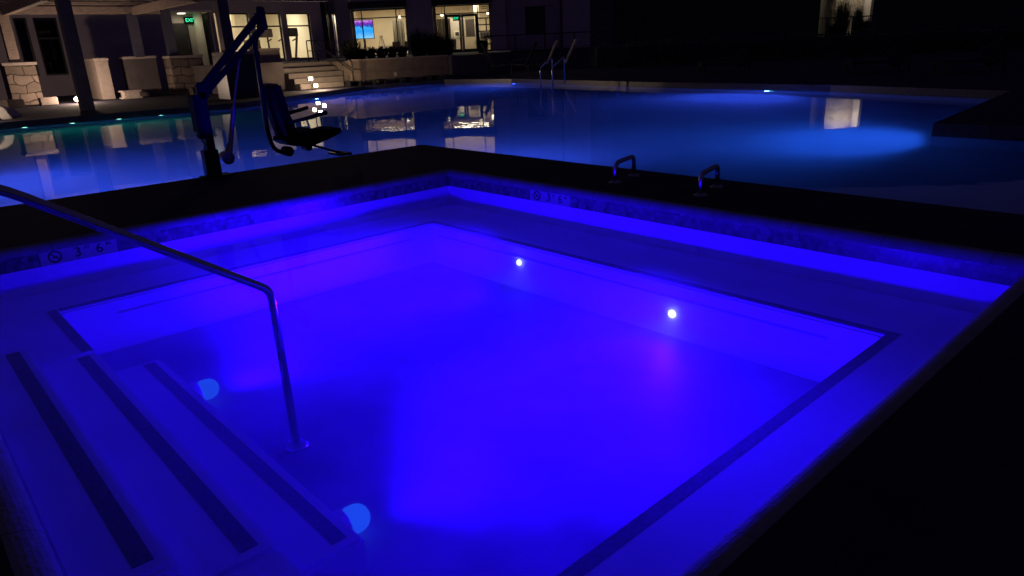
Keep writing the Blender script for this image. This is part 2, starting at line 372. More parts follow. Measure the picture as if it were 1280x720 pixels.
# rounded coping, swept round the rim
cp = M(); prof = [(0.0,-.06)] + [(CO*(1-math.cos(a)), -.06+.06*math.sin(a)) for a in [PI/2*k/8 for k in range(1,9)]]
rows = []
for off, z in prof:
    rows.append([(X0-off,Y0-off,z),(X1+off,Y0-off,z),(X1+off,Y1+off,z),(X0-off,Y1+off,z)])
cp.add([p for r in rows for p in r], [(i*4+k, i*4+(k+1)%4, (i+1)*4+(k+1)%4, (i+1)*4+k) for i in range(len(rows)-1) for k in range(4)])
def joints(m):
    nt = m.node_tree; N, L = nt.nodes, nt.links; b = N['Principled BSDF']; g = N.new('ShaderNodeNewGeometry'); sp = N.new('ShaderNodeSeparateXYZ'); L.new(g.outputs['Position'], sp.inputs[0]); out = []
    for ax, off in (('X', .25), ('Y', .40)):
        a1 = N.new('ShaderNodeMath'); a1.operation = 'WRAP'; a1.inputs[1].default_value = .61; a1.inputs[2].default_value = 0; L.new(sp.outputs[ax], a1.inputs[0])
        a2 = N.new('ShaderNodeMath'); a2.operation = 'COMPARE'; a2.inputs[1].default_value = off; a2.inputs[2].default_value = .004; L.new(a1.outputs[0], a2.inputs[0]); out.append(a2)
    ad = N.new('ShaderNodeMath'); ad.operation = 'MAXIMUM'; L.new(out[0].outputs[0], ad.inputs[0]); L.new(out[1].outputs[0], ad.inputs[1])
    mx = N.new('ShaderNodeMix'); mx.data_type = 'RGBA'; mx.inputs['B'].default_value = (.12,.12,.13,1); L.new(ad.outputs[0], mx.inputs['Factor'])
    src = b.inputs['Base Color'].links[0].from_socket; L.new(src, mx.inputs['A']); L.new(mx.outputs['Result'], b.inputs['Base Color'])
joints(m_cope)
cpo = obj('coping', cp, m_cope, spa)
# depth markers in the tile band
def marker(fn, name_prefix):
    pl = M(); pl.plate([(-.10,-.052),(.43,-.052),(.43,.048),(-.10,.048)], fn, .001, .003); mk = obj('depth_marker', pl, m_mark, spa)
    g = M(); n = 28
    for k in range(n):                                        # the no-diving ring
        a0, a1 = 2*PI*k/n, 2*PI*(k+1)/n
        g.plate([(math.cos(a)*r, math.sin(a)*r) for a, r in ((a0,.046),(a1,.046),(a1,.036),(a0,.036))], fn, .0032, .005)
    g.plate([(-.030,.024),(-.024,.030),(.030,-.024),(.024,-.030)], fn, .0034, .0055)
    g.plate([(-.02,-.012),(.014,-.004),(.018,.004),(-.018,-.002)], fn, .0033, .0052)
    obj('no_diving_symbol', g, m_black, mk)
    for w_, sz, px_, py_, nm in (('3',.105,.155,0,'numeral'),('6',.105,.305,0,'numeral'),('FT',.035,.222,.024,'unit_lettering'),('IN',.035,.372,.024,'unit_lettering')):
        obj(nm, text_shape(M(), w_, sz, lambda x, y, t: fn(px_+x, py_+y, .0045+t), .001), m_black, mk)
marker(lambda p, q, t: (X1-.001-t, 4.75-p, -.108+q), 'a')
marker(lambda p, q, t: (.86+p, Y1-.001-t, -.108+q), 'b')
struct('hot_tub_water', M().add([(X0,Y0,WZ),(X1,Y0,WZ),(X1,Y1,WZ),(X0,Y1,WZ)], [(0,1,2,3)]), water('hot_tub_water_surface', False, (2.2,2.2,1), .05, .02, .02), up=True)
vm = bpy.data.materials.new('milky_water'); vm.use_nodes = True; vm.node_tree.nodes.clear()
vs = vm.node_tree.nodes.new('ShaderNodeVolumeScatter'); vs.inputs['Density'].default_value = .38; vs.inputs['Anisotropy'].default_value = .2
vo = vm.node_tree.nodes.new('ShaderNodeOutputMaterial'); vm.node_tree.links.new(vs.outputs[0], vo.inputs['Volume'])
struct('hot_tub_water_body', M().box(X0+.001,X1-.001,Y0+.001,Y1-.001,FZ+.001,WZ-.003), vm)

# underwater lamps of the spa
SPA_COL = (.0115, .0002, 1.0)
m_lensw = emit('white_hot_lamp_lens', (.75,.85,1.0), 3.0)
m_lensb = emit('blue_lamp_lens', (.012,.085,1.0), .9)
def tub_lamp(c, ax, r, lens, label, energy, dome=.03, tilt=.26, side=0.0):
    t = thing('underwater_lamp', label, 'pool lamp', c, 0, 'underwater lamps in the hot tub')
    a = Vector(ax)
    obj('rim', M().lathe(c, ax, [(r*.9,-.045),(r*1.12,-.03),(r*1.12,-.006),(r*.9,.004)], 24), m_plast, t, smooth=False)
    obj('lens', M().lathe(c, ax, [(r*.85,.0),(r*1.0,dome*.2),(r*1.0,dome*.5),(r*.86,dome*.75),(r*.6,dome*.9),(r*.32,dome*.98),(r*.05,dome)], 24), lens, t, smooth=True)
    lamp('underwater_glow', 'SPOT', Vector(c) + a*(dome+.045), energy, SPA_COL, .05, (a.x, a.y+side, tilt), 120, 1.0, 1.0)
    return t
ES = 2200
tub_lamp((BX1-.003,4.27,-.515), (-1,0,0), .026, m_lensw, 'white glaring lamp under the far right bench, the one nearer the far corner', ES, side=.45)
tub_lamp((BX1-.003,2.69,-.585), (-1,0,0), .028, m_lensw, 'white glaring lamp under the far right bench, the one nearer the near corner', ES, side=-.2)
tub_lamp((1.105,4.07,-.615), (1,0,0), .062, m_lensb, 'pale blue lamp below the steps on the far side of the handrail', ES*1.1, .115, side=.5)
tub_lamp((1.10,2.35,-.625), (1,0,0), .062, m_lensb, 'pale blue lamp below the steps on the near side of the handrail', ES*.8, .11, side=-.15)

# handrail
HY = 3.27
hr = thing('handrail', 'bent stainless steel handrail sloping down into the hot tub steps', 'handrail', (1.3,HY-.03,FZ))
def arc(pts, i, r, n=6):
    """round the corner i of a polyline"""
    a, b, c = Vector(pts[i-1]), Vector(pts[i]), Vector(pts[i+1]); p, q = b+(a-b).normalized()*r, b+(c-b).normalized()*r
    return [tuple(p*(1-t)**2 + b*2*t*(1-t) + q*t**2) for t in [k/n for k in range(n+1)]]
pl = [(1.29,HY-.07,FZ+.01),(1.312,HY,.155),(.28,HY,.865),(-.25,HY,.93),(-.32,HY,.0)]
path = [pl[0]] + arc(pl,1,.05) + arc(pl,2,.15) + arc(pl,3,.12) + [pl[4]]
obj('rail', M().tube(path, .021, 14), m_steel, hr, smooth=True)
for p in ((1.29,HY-.07,FZ+.003),(-.32,HY,.002)):
    obj('flange', M().lathe(p, (0,0,1), [(.062,0),(.062,.008),(.045,.022),(.026,.03)], 20), m_steel, hr, smooth=True)
# the two grab rails at the pool edge
g0 = None
for x, y, lab in ((5.30,4.22,'short dark grab rail at the pool edge, the one nearer the deck corner'),(5.26,3.27,'short dark grab rail at the pool edge, the one farther from the deck corner')):
    if g0 is None:
        g0 = thing('grab_rail', lab, 'grab rail', (x,y,0), 0, 'grab rails at the pool edge')
        pl = [(x-.19,y-.03,0),(x-.19,y-.03,.185),(x+.19,y+.05,.20),(x+.19,y+.05,0)]
        obj('rail', M().tube([pl[0]]+arc(pl,1,.075)+arc(pl,2,.075)+[pl[3]], .021, 12), m_steeld, g0, smooth=True)
        for p in (pl[0], pl[3]): obj('flange', M().lathe((p[0],p[1],.001), (0,0,1), [(.06,0),(.06,.008),(.04,.02),(.025,.026)], 18), m_steeld, g0, smooth=True)
    else: copy_thing(g0, (x,y,0), 0, lab)

# ------------------------------------------------------------------ pool lift
LY = 8.17
lift = thing('pool_lift', 'dark pool access lift with raised arm and hanging seat at the deck edge', 'pool lift', (2.86,LY,0))
obj('base_plate', M().box(2.70,3.02,LY-.17,LY+.06,.001,.02).box(2.76,2.92,LY-.07,LY+.05,.02,.30), m_lift, lift, bevel=.006)
obj('mast', M().beam((2.86,LY,.02),(2.86,LY,.93),.09,.09,(0,1,0)), m_lift, lift, bevel=.008)
obj('battery_box', M().box(2.735,2.815,LY-.10,LY+.07,.50,.90).box(2.75,2.81,LY-.08,LY+.05,.43,.50), m_liftp, lift, bevel=.012)
cab = [(2.78,LY,.43),(2.80,LY-.03,.36),(2.785,LY,.30),(2.80,LY,.25)]
obj('cable', M().tube(cab, .008, 6), m_liftp, lift, smooth=True)
obj('shoulder', M().box(2.82,2.94,LY-.045,LY+.045,.84,1.03), m_lift, lift, bevel=.02)
for dz, r in ((0,.034),(-.155,.030)):
    obj('arm_bar', M().beam((2.90,LY,.98+dz*.55),(3.67,LY,1.72+dz),2*r,2*r,(0,1,0)), m_lift, lift, bevel=.008)
obj('arm_head', M().plate([(3.62,1.52),(3.73,1.56),(3.715,1.79),(3.655,1.80)], lambda p,q,t:(p,LY+t,q), -.045, .045), m_lift, lift, bevel=.008)
obj('actuator', M().tube([(3.36,LY,1.26),(3.20,LY,.73)],.013,10).tube([(3.20,LY,.73),(3.09,LY,.32)],.028,12).tube([(3.09,LY,.34),(3.04,LY,.19)],[.034,.05],12).lathe((3.025,LY,.19),(0,1,0),[(.05,-.055),(.075,-.05),(.075,.05),(.05,.055)],18), m_steeld, lift, smooth=False)
hp = [(3.70,LY,1.58),(3.56,LY,1.44),(3.553,LY,.40),(3.60,LY,.19),(3.82,LY,.14)]
obj('hanger', M().tube([hp[0]]+arc(hp,1,.08)+arc(hp,2,.1)+arc(hp,3,.1)+[hp[4]], .026, 12), m_lift, lift, smooth=True)
obj('hanger_spine', M().tube([(3.57,LY,.96),(3.60,LY+.02,.9),(3.71,LY+.03,.30)], .016, 8), m_lift, lift, smooth=True)
bp = [(3.60,.95),(3.71,.97),(3.78,.60),(3.86,.33),(3.74,.27),(3.66,.62)]
obj('backrest', M().plate(bp, lambda p,q,t:(p,LY+t,q), -.21, .21), m_liftp, lift, bevel=.03)
sp = [(3.66,.33),(3.74,.25),(3.98,.21),(4.22,.27),(4.42,.335),(4.43,.38),(4.36,.40),(4.22,.385),(4.05,.42),(3.92,.40)]
obj('seat', M().plate(sp, lambda p,q,t:(p,LY+t,q), -.22, .22), m_liftp, lift, bevel=.025)
for s in (-1, 1):
    obj('armrest', M().tube([(3.70,LY+s*.24,.54+s*.02),(3.95,LY+s*.24,.57+s*.02),(4.22,LY+s*.24,.615+s*.02)],[.018,.022,.024],10), m_liftp, lift, smooth=True)
obj('bracket', M().lathe((3.76,LY,.17),(0,1,0),[(.06,-.06),(.06,.06)],14), m_lift, lift)
obj('bracket', M().lathe((4.02,LY,.19),(0,1,0),[(.045,-.06),(.045,.06)],14), m_lift, lift)
obj('footrest', M().tube([(3.98,LY,.25),(4.40,LY,.085),(4.62,LY-.02,.03)],.014,10).beam((4.46,LY-.15,.055),(4.46,LY+.15,.055),.16,.03), m_lift, lift)

# ------------------------------------------------------------------ main pool lamps, ladder
POOL_COL = (.04,.095,1.0)
m_lensc = emit('cyan_lamp_lens', (.10,.75,1.0), 1.6)
m_lensg = emit('green_lamp_lens', (.5,1.0,.8), 7)
def pool_lamp(c, ax, r, lens, label, energy, col, grp, ang=165, name='underwater_lamp', tilt=-.15, smooth=1.5):
    t = thing(name, label, 'pool lamp', c, 0, grp)
    obj('rim', M().lathe(c, ax, [(r*1.4,0),(r*1.4,.015),(r*1.05,.03)], 20), m_ppool, t)
    obj('lens', M().lathe(c, ax, [(r,.01),(r,.035),(r*.6,.05),(r*.05,.055)], 20), lens, t, smooth=True)
    a = Vector(ax); l = lamp('underwater_glow', 'SPOT', Vector(c)+a*.12, energy, col, .06, (a.x,a.y,tilt), ang, 1.0, smooth); l.data.cycles.is_caustics_light = True
    return t
G1 = 'underwater lamps of the main pool'
pool_lamp((18.53,9.83,-.42), (-.985,.17,0), .16, m_lensc, 'bright cyan underwater lamp in the far right pool wall', 1500, POOL_COL, G1)
pool_lamp((20.22,21.8,-.40), (-.985,.17,0), .13, m_lensc, 'small bright cyan underwater lamp near the far pool corner', 1200, POOL_COL, G1)
pool_lamp((11.45,3.42,-.45), (-.25,.97,0), .12, m_lensc, 'blue underwater lamp in the wall below the dark deck corner on the right', 620, (.02,.13,1.0), G1, smooth=.25)
pool_lamp((.4,12.4,-.5), (1,0,0), .12, m_lensc, 'blue underwater lamp in the pool side wall left of the lift', 650, POOL_COL, G1)
pool_lamp((2.4,8.25,-.95), (0,1,0), .12, m_lensc, 'unseen added fill lamp low in the near pool wall under the lift', 1300, POOL_COL, G1)  # fill lamp added out of sight to brighten the left of the pool
pool_lamp((5.8,7.0,-.95), (.8,.6,0), .12, m_lensc, 'unseen added fill lamp low in the near pool wall beyond the deck corner', 1150, POOL_COL, G1)  # another hidden fill lamp, added to lift the middle of the pool
pool_lamp((12.2,23.75,-.95), (.52,-.85,0), .12, m_lensc, 'unseen added fill lamp low in the angled far pool wall before the steps', 1500, POOL_COL, G1)  # added fill, no lamp seen here; brightens the far water
for k, (px, py, w_) in enumerate(((30,158,'first'),(90,153,'second'),(148,147,'third'),(200,142,'fourth'))):
    p = hy(px, py, 21.8)
    pool_lamp((p.x,21.82,-.28), (0,-1,0), .06, m_lensg, w_ + ' from the left of four tiny green lamps along the far pool wall', 45, (.0,.55,.42), 'green pool wall lamps', name='wall_lamp')

lad = thing('pool_ladder', 'thin steel pool ladder rails rising at the far pool edge', 'pool ladder', tuple(hz(690,103)))
for a, b in ((691,676),(706,691)):
    P0 = hz(a, 103.5); P1 = hz(b, 104.5); tp = .86
    pl = [tuple(P0), (P0.x,P0.y,tp), (P1.x,P1.y,tp*.62), (P1.x,P1.y,-.9)]
    obj('rail', M().tube([pl[0]]+arc(pl,1,.12)+arc(pl,2,.12)+[pl[3]], .028, 8), m_steel, lad, smooth=True)

# ------------------------------------------------------------------ left side: pergola, stone piers
RY, FY = 30.9, 24.3
perg = thing('pergola', 'open timber pergola with square posts over the left poolside', 'pergola', (7,27,0))
for x in (5.17, 9.66): obj('post', M().box(x-.17,x+.17,FY-.17,FY+.17,(.0 if x<6 else 1.48),3.055), m_post, perg, bevel=.01)
for x in (-1.0, 4.70, 8.85, 10.1): obj('post', M().box(x-.16,x+.16,RY+.1,RY+.42,1.48,3.055 if x < 10 else 4.4), m_wood if x < 8 else m_post, perg, bevel=.01)
obj('beam', M().box(-8,9.9,RY+.12,RY+.40,3.06,3.32), m_wood, perg, bevel=.01)
obj('beam', M().box(-8,13.5,FY-.14,FY+.14,3.06,3.32), m_post, perg, bevel=.01)
for x in (-4.2, .3, 4.80, 8.95): obj('rafter', M().box(x-.11,x+.11,FY+.145,RY+.115,3.02,3.30), m_wood, perg, bevel=.01)
for k in range(7):
    y = RY+.2-k*.95; obj('slat', M().box(-8,9.9,y-.05,y+.05,3.325,3.46), m_wood, perg)

PG = 'low stone piers under the pergola'
def pier(x0, x1, y0, y1, h, m1, label, cap=.06, trim=False):
    t = thing('stone_pier', label, 'stone pier', ((x0+x1)/2,(y0+y1)/2,0), 0, PG)
    obj('shaft', M().box(x0,x1,y0,y1,0,h-.1), m1, t, bevel=.012)
    obj('cap', M().box(x0-cap,x1+cap,y0-cap,y1+cap,h-.1,h), m_stonec, t, bevel=.012)
    return t
pier(4.31,5.25,RY,RY+.95,1.46,m_stone,'lit pier of rough stacked stone at far left carrying a timber post')
pier(7.17,7.63,RY,RY+1.9,1.50,m_stucco,'smooth tan pier with a bright left side beside the floodlight',.03)
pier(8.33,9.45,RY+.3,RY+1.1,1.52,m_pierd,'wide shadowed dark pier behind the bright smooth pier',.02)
pier(9.78,11.05,RY-.3,RY+.6,1.48,m_stone,'shadowed pier with a narrow lit stone side behind the lift mast',.03)
pier(9.27,10.36,FY-.5,FY+.5,1.48,m_pot,'large black pier close to the water in front of the lit windows',.0)
pier(13.62,14.55,RY,RY+.9,1.64,m_stucco,'brownish square pier beside the lit steps',.02)
# low blocks, lamp, table, chair
for k, (a, b, c, d, lab) in enumerate(((-4,10,128,135,'low tan kerb block at the far left frame edge'),(10,30,126,134,'low dark kerb block in front of the stone pier'),(52,72,123,131,'low pinkish kerb block just left of the floodlight'))):
    p, q = hy(a, d, 29.6), hy(b, c, 29.6)
    solo('kerb_block', M().box(p.x,q.x,29.6,30.0,.0,.26), (m_stucco,m_furn,m_stucco)[k], lab, 'kerb block', ((p.x+q.x)/2,29.8,0), group='low kerb blocks on the left deck', bevel=.015)
p = hy(164,122,30.2)
solo('side_table', M().box(p.x-.33,p.x+.33,29.9,30.5,.0,.05).box(p.x-.27,p.x+.27,29.95,30.45,.05,.24).box(p.x-.33,p.x+.33,29.9,30.5,.24,.30), m_stonec, 'small pale square side table on the dark deck between two piers', 'side table', (p.x,30.2,0), bevel=.01)
solo('planter_trough', M().box(9.9,11.6,29.0,29.45,0,.24).box(9.85,11.65,28.95,29.5,.24,.28), m_furn, 'long low dark trough at the foot of the narrow lit stone pier', 'planter', (10.7,29.2,0), bevel=.01)
fl_p = hz(83,126)
fld = thing('floodlight', 'glaring white floodlight on the dark deck beside the stone pier', 'floodlight', (6.02,29.6,0))
m_flood = emit('warm_lamp_face', (1.0,.82,.55), 25)
obj('housing', M().box(5.94,6.10,29.55,29.69,.03,.19).box(5.98,6.06,29.58,29.66,0,.03), m_rail, fld, bevel=.008)
obj('lens', M().lathe((6.02,29.545,.13),(0,-.9,.3),[(.085,0),(.085,.01),(.05,.03)],16), m_flood, fld)
lamp('floodlight_glow', 'POINT', (6.05,29.35,.36), 200, (1,.72,.55), .08)
copy_thing(fld, (2.0,22.25,0), -.4, 'floodlight beside the white chaise at the left frame edge')
lamp('floodlight_glow', 'POINT', (2.15,22.1,.45), 34, (1,.78,.58), .08)
q = hz(12, 147)
def slab(path, w0, y0, y1):
    m = M(); n = len(path); vs = []
    return m.plate(path, lambda p, z, t: (p, t, z), y0, y1)
ch = thing('pool_chaise', 'white curved moulded chaise with a dark red cushion at far left pool edge', 'chaise', (2.35,23.2,0))
for dx, h in ((0,.78),(.34,.55)):
    x = q.x-.37+dx
    obj('side_panel', slab([(x-.75,.62*h),(x-.3,.60*h),(x+.02,.52*h),(x+.22,.36*h),(x+.34,.0),(x+.10,.0),(x+.02,.30*h),(x-.2,.46*h),(x-.75,.52*h)],0,23.0+dx*2.2,23.25+dx*2.2), m_white, ch, bevel=.02)
obj('cushion', M().box(q.x-1.6,q.x-.42,23.27,23.72,.08,.30), m_red, ch, bevel=.04)

# ------------------------------------------------------------------ steps, tan wall, terrace things
stp = thing('entry_steps', 'concrete steps lit by two spike lights rising to the terrace', 'steps', (14.6,28.5,0))
SX0 = hy(368,100,27.2).x
for k in range(5):
    obj('stair_tread', M().box(SX0,15.70,26.75+.45*k,31.18,.2*k+(.003 if k==0 else 0),.2*(k+1)-.002), m_step, stp, bevel=.01)
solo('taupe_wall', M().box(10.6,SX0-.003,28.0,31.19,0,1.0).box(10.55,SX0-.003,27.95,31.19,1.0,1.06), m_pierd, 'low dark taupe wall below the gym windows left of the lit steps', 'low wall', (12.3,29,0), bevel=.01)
m_stepl = emit('warm_step_lamp', (1,.86,.6), 22)
for (px, py, lab) in ((388,98.5,'upper glaring spike light in front of the concrete steps'),(394.5,107,'lower glaring spike light in front of the concrete steps')):
    yy = 25.55 if py > 100 else 25.75; p = hy(px, py, yy)
    t = thing('spike_light', lab, 'spike light', (p.x,yy,0), 0, 'spike lights in front of the concrete steps')
    obj('spike', M().tube([(p.x,yy,.001),(p.x,yy,p.z-.05)],.018,8), m_rail, t)
    obj('housing', M().cbox((p.x,yy+.03,p.z),(.2,.08,.14)), m_rail, t, bevel=.01)
    obj('lens', M().cbox((p.x,yy-.018,p.z),(.15,.012,.10)), m_stepl, t)
    lamp('spike_glow', 'POINT', (p.x+.14,yy-.22,p.z+.1), 105, (1,.72,.45), .06)
tw = thing('retaining_wall', 'long tan retaining wall holding the planted terrace beside the pool', 'retaining wall', (18.2,27,0))
obj('wall_face', M().prism([(15.75,26.86),(20.7,26.86),(20.7,27.098),(15.75,27.098)], 0, .97).prism([(15.75,27.098),(15.748,31.0),(15.73,31.0),(15.73,27.098)], 0, .97), m_tan, tw)
obj('cap', M().box(15.70,20.72,26.82,27.15,.97,1.03), m_stonec, tw, bevel=.008)
obj('outlet_cover', M().box(17.72,17.86,26.845,26.858,.26,.42), m_white, tw)
dw = solo('planter_wall', M().box(20.73,22.9,26.6,27.09,0,.93).box(20.73,22.95,26.55,27.09,.93,.99), m_post, 'dark blue shadowed planter wall right of the tan retaining wall', 'planter wall', (21.8,26.9,0), bevel=.01)
sw_ = thing('ledge_stone_wall', 'dim grey ledge stone terrace wall behind the patio chairs', 'stone wall', tuple(F(8,41.9,0)), RZ)
obj('wall_face', M(F).box(.6,26,41.7,41.995,0,.98), m_brickw, sw_)
obj('cap', M(F).box(.5,26,41.62,42.0,.98,1.06), m_deckf, sw_, bevel=.008)
for k, (a, b) in enumerate(((15.12,15.66),(16.31,16.87),(17.63,18.19),(19.04,19.64))):
    lab = ('at the foot of the steps handrails','just right of the steps on the tan wall','below the small outlet cover','nearest the shadowed planter wall')[k]
    if k == 0:
        b0 = thing('low_bench', 'low black slatted bench ' + lab, 'bench', ((a+b)/2,26.4,0), 0, 'low black benches along the tan wall')
        c = (a+b)/2
        obj('seat', M().box(c-.29,c+.29,26.15,26.65,.17,.20), m_rail, b0)
        for s in (-1,1): obj('leg', M().box(c+s*.25-.03,c+s*.25+.03,26.17,26.63,0,.17), m_rail, b0)
    else: copy_thing(b0, ((a+b)/2,26.4,0), 0, 'low black slatted bench ' + lab)
sr = thing('stair_railing', 'pair of thin black stair handrails beside the tan wall', 'handrail', (15.5,28.8,0))
for x in (15.05, 15.50):
    pl = [(x,26.5,.02),(x,26.5,.95),(x,28.7,1.86),(x,29.3,1.86),(x,29.3,1.0)]
    obj('rail', M().tube([pl[0]]+arc(pl,1,.08)+arc(pl,2,.08)+arc(pl,3,.08)+[pl[4]], .026, 8), m_rail, sr, smooth=True)
    obj('rail', M().tube([(x,26.5,.55),(x,28.7,1.45),(x,29.3,1.45)], .018, 8), m_rail, sr, smooth=True)

# terrace railing
def railing(name, u0, u1, D, z0, h, label, step=1.75):
    t = thing(name, label, 'railing', tuple(F((u0+u1)/2,D,z0)), RZ, 'black terrace railings')
    obj('top_rail', M(F).box(u0,u1,D-.035,D+.035,z0+h-.06,z0+h), m_rail, t)
    obj('bottom_rail', M(F).box(u0,u1,D-.02,D+.02,z0+.12,z0+.15), m_rail, t)
    b = M(F); n = int((u1-u0)/.14)
    for k in range(n): u = u0+(k+.5)*(u1-u0)/n; b.box(u-.007,u+.007,D-.007,D+.007,z0+.15,z0+h-.06)
    obj('balusters', b, m_rail, t)
    u = u0
    while u <= u1+.01:
        obj('post', M(F).box(u-.035,u+.035,D-.033,D+.033,z0,z0+h-.062), m_rail, t); u += step
    return t
railing('terrace_railing', -.9, 13.2, 44, 1.0, .93, 'long black railing in front of the dim stucco facade right of the glass door')
railing('terrace_railing', 17.0, 26.5, 46, 1.0, 1.15, 'black railing crossing in front of the lit stone patio on the right', 1.6)

# ------------------------------------------------------------------ the two buildings
GY = 38.0
def window(parent, wx0, wx1, wz0, wz1, y, fr, mull=(), trans=(), fw=.07, gl=m_glass, dep=.08, name='window'):
    f = M(fr); f.box(wx0,wx1,y,y+dep,wz0,wz0+fw); f.box(wx0,wx1,y,y+dep,wz1-fw,wz1); f.box(wx0,wx0+fw,y,y+dep,wz0+fw,wz1-fw); f.box(wx1-fw,wx1,y,y+dep,wz0+fw,wz1-fw)
    for x in mull: f.box(x-fw/2,x+fw/2,y+.004,y+dep-.004,wz0+fw,wz1-fw)
    for z in trans: f.box(wx0+fw,wx1-fw,y+.008,y+dep-.008,z-fw/2,z+fw/2)
    o = obj(name, f, m_frame, parent)
    obj('pane', M(fr).add([(wx0+.01,y+dep/2,wz0+.01),(wx1-.01,y+dep/2,wz0+.01),(wx1-.01,y+dep/2,wz1-.01),(wx0+.01,y+dep/2,wz1-.01)], [(0,1,2,3)]), gl, o)
    return o
def room(parent, x0, x1, y0, y1, z0, z1, fr, wallm, name='room_wall'):
    """the inside of a lit room: back, sides and ceiling, and a floor"""
    obj(name, M(fr).add([(x0,y0,z0),(x1,y0,z0),(x1,y1,z0),(x0,y1,z0),(x0,y0,z1),(x1,y0,z1),(x1,y1,z1),(x0,y1,z1)], [(1,2,6,5),(2,3,7,6),(3,0,4,7),(4,5,6,7)]), wallm, parent)
    obj('room_floor', M(fr).add([(x0,y0,z0+.004),(x1,y0,z0+.004),(x1,y1,z0+.004),(x0,y1,z0+.004)], [(0,1,2,3)]), m_floor, parent)
m_ceil = emit('ceiling_lamp_diffuser', (1,.86,.62), 2.2)
def ceil_light(c, sz, e, fr, label, rz, group='ceiling lights inside the lit rooms', col=(1,.83,.58)):
    w = fr(*c) if fr else Vector(c)
    t = thing('ceiling_light', label, 'ceiling light', tuple(w), rz, group)
    obj('diffuser', M(fr).box(c[0]-sz[0]/2,c[0]+sz[0]/2,c[1]-sz[1]/2,c[1]+sz[1]/2,c[2]-.05,c[2]-.003), m_ceil, t)
    l = lamp('ceiling_glow', 'AREA', tuple(w - Vector((0,0,.08))), e, col, (sz[0],sz[1]), (0,0,-1))
    l.rotation_euler = (0, 0, rz)

gym = thing('fitness_building', 'taupe poolside building with tall lit gym windows behind the pergola', 'building', (8,GY,0))
def gx(px, py=16): return hy(px, py, GY).x
zt, zb = hy(357,16,GY).z, 1.1
zs = hy(388,32,GY).z
W = [(gx(281),gx(310)),(gx(316),gx(350)),(gx(357),gx(386.5))]
LW = [(gx(15,22),gx(33,22)),(gx(39,22),gx(71,22))]
LW = [(hy(15,22,GY).x,hy(32,22,GY).x),(hy(40,22,GY).x,hy(70,22,GY).x)]
SL = (gx(266.5),gx(271)); SR = (gx(421.5),gx(426))
EN = (gx(206),gx(262))
holes = [(a,b,zb,zt) for a,b in W] + [(a,b,.9,hy(30,22,GY).z) for a,b in LW] + [(SL[0],SL[1],1.15,zt+.03),(EN[0],EN[1],.0,zt+.05)]
xe = gx(401)
obj('wall', M().wall(-14,xe,0,7.5,GY,GY+.3,holes), m_wallA, gym)
for k,(a,b) in enumerate(W): window(gym,a,b,zb,zt,GY+.1,None,(),(zs,))
window(gym,LW[0][0],LW[0][1],.9,hy(30,22,GY).z,GY+.1,None,(),(),gl=m_glassd); window(gym,LW[1][0],LW[1][1],.9,hy(30,22,GY).z,GY+.1,None,(),(hy(60,48,GY).z,),gl=m_glassd)
window(gym,SL[0],SL[1],1.15,zt+.03,GY+.1,None,(),(),.03)
room(gym, SL[0]-.5, xe-.2, GY+.3, GY+6.5, 1.0, 4.0, None, m_roomw)
room(gym, -2, LW[1][1]+1.2, GY+.3, GY+5, .0, 3.9, None, m_wallD, 'dark_room_wall')
obj('stone_pilaster', M().box(W[0][0]-.1,W[0][0]+.62,GY+.9,GY+1.5,1.004,3.99), m_roomw, gym)
obj('partition', M().box(W[0][0]+.7,W[0][1]+.3,GY+2.6,GY+2.8,1.004,3.99), m_room, gym)
ceil_light((W[0][0]+.6,GY+.75,3.98),(1.2,.25),140,None,'bright strip ceiling light inside the gym near the stone pilaster',0)
ceil_light((W[1][1],GY+3.0,3.98),(3.0,1.2),120,None,'large ceiling light inside the gym behind the right hand windows',0)
# recessed entry with exit sign and door
obj('entry_recess', M().box(EN[0]+.004,EN[1]-.004,GY+1.6,GY+1.75,0,zt+.05).box(EN[0]+.002,EN[1]-.002,GY+.31,GY+1.75,zt+.06,zt+.2), m_wallB, gym)
obj('entry_side', M().box(EN[1],EN[1]+.03,GY+.3,GY+1.75,0,zt+.05).box(EN[0]-.03,EN[0],GY+.3,GY+1.75,0,zt+.05), m_wallB, gym)
d0, d1 = gx(224,40), gx(250,40)
dr = obj('door', M().box(d0,d1,GY+1.52,GY+1.6,.9,3.1), m_wallD, gym, bevel=.01)
obj('handle', M().tube([(d1-.15,GY+1.48,1.9),(d1-.15,GY+1.48,2.3)],.02,8), m_steeld, dr)
obj('soffit_trim', M().box(EN[0]-.1,EN[1]+.1,GY-.05,GY-.002,zt+.05,zt+.13), m_white, gym)
m_exit = emit('green_exit_letters', (.05,1.0,.45), 1.6)
def exit_sign(c, wd, fn, label, s):
    t = thing('exit_sign', label, 'exit sign', tuple(fn(0,0,0)), 0, 'green exit signs')
    obj('housing', M().plate([(-wd/2,-wd*.28),(wd/2,-wd*.28),(wd/2,wd*.28),(-wd/2,wd*.28)], fn, 0, .06), m_liftp, t)
    obj('letters', text_shape(M(), 'EXIT', wd*.40, lambda x,y,z: fn(x,y,.066+z), .004), m_exit, t)
    return t
p = hy(237,25,GY+1.6)
exit_sign(None, .62, lambda a,b,t: (p.x+a, GY+1.55-t, p.z-.02+b), 'green lit exit sign in the dim entry beside the pergola posts', 0)
lamp('exit_glow', 'POINT', (p.x,GY+1.2,p.z-.1), .5, (.1,1,.45), .1)
ceil_light(((EN[0]+EN[1])/2,GY+.9,zt+.055),(.3,.3),5,None,'small ceiling light over the dim entry with the exit sign',0)
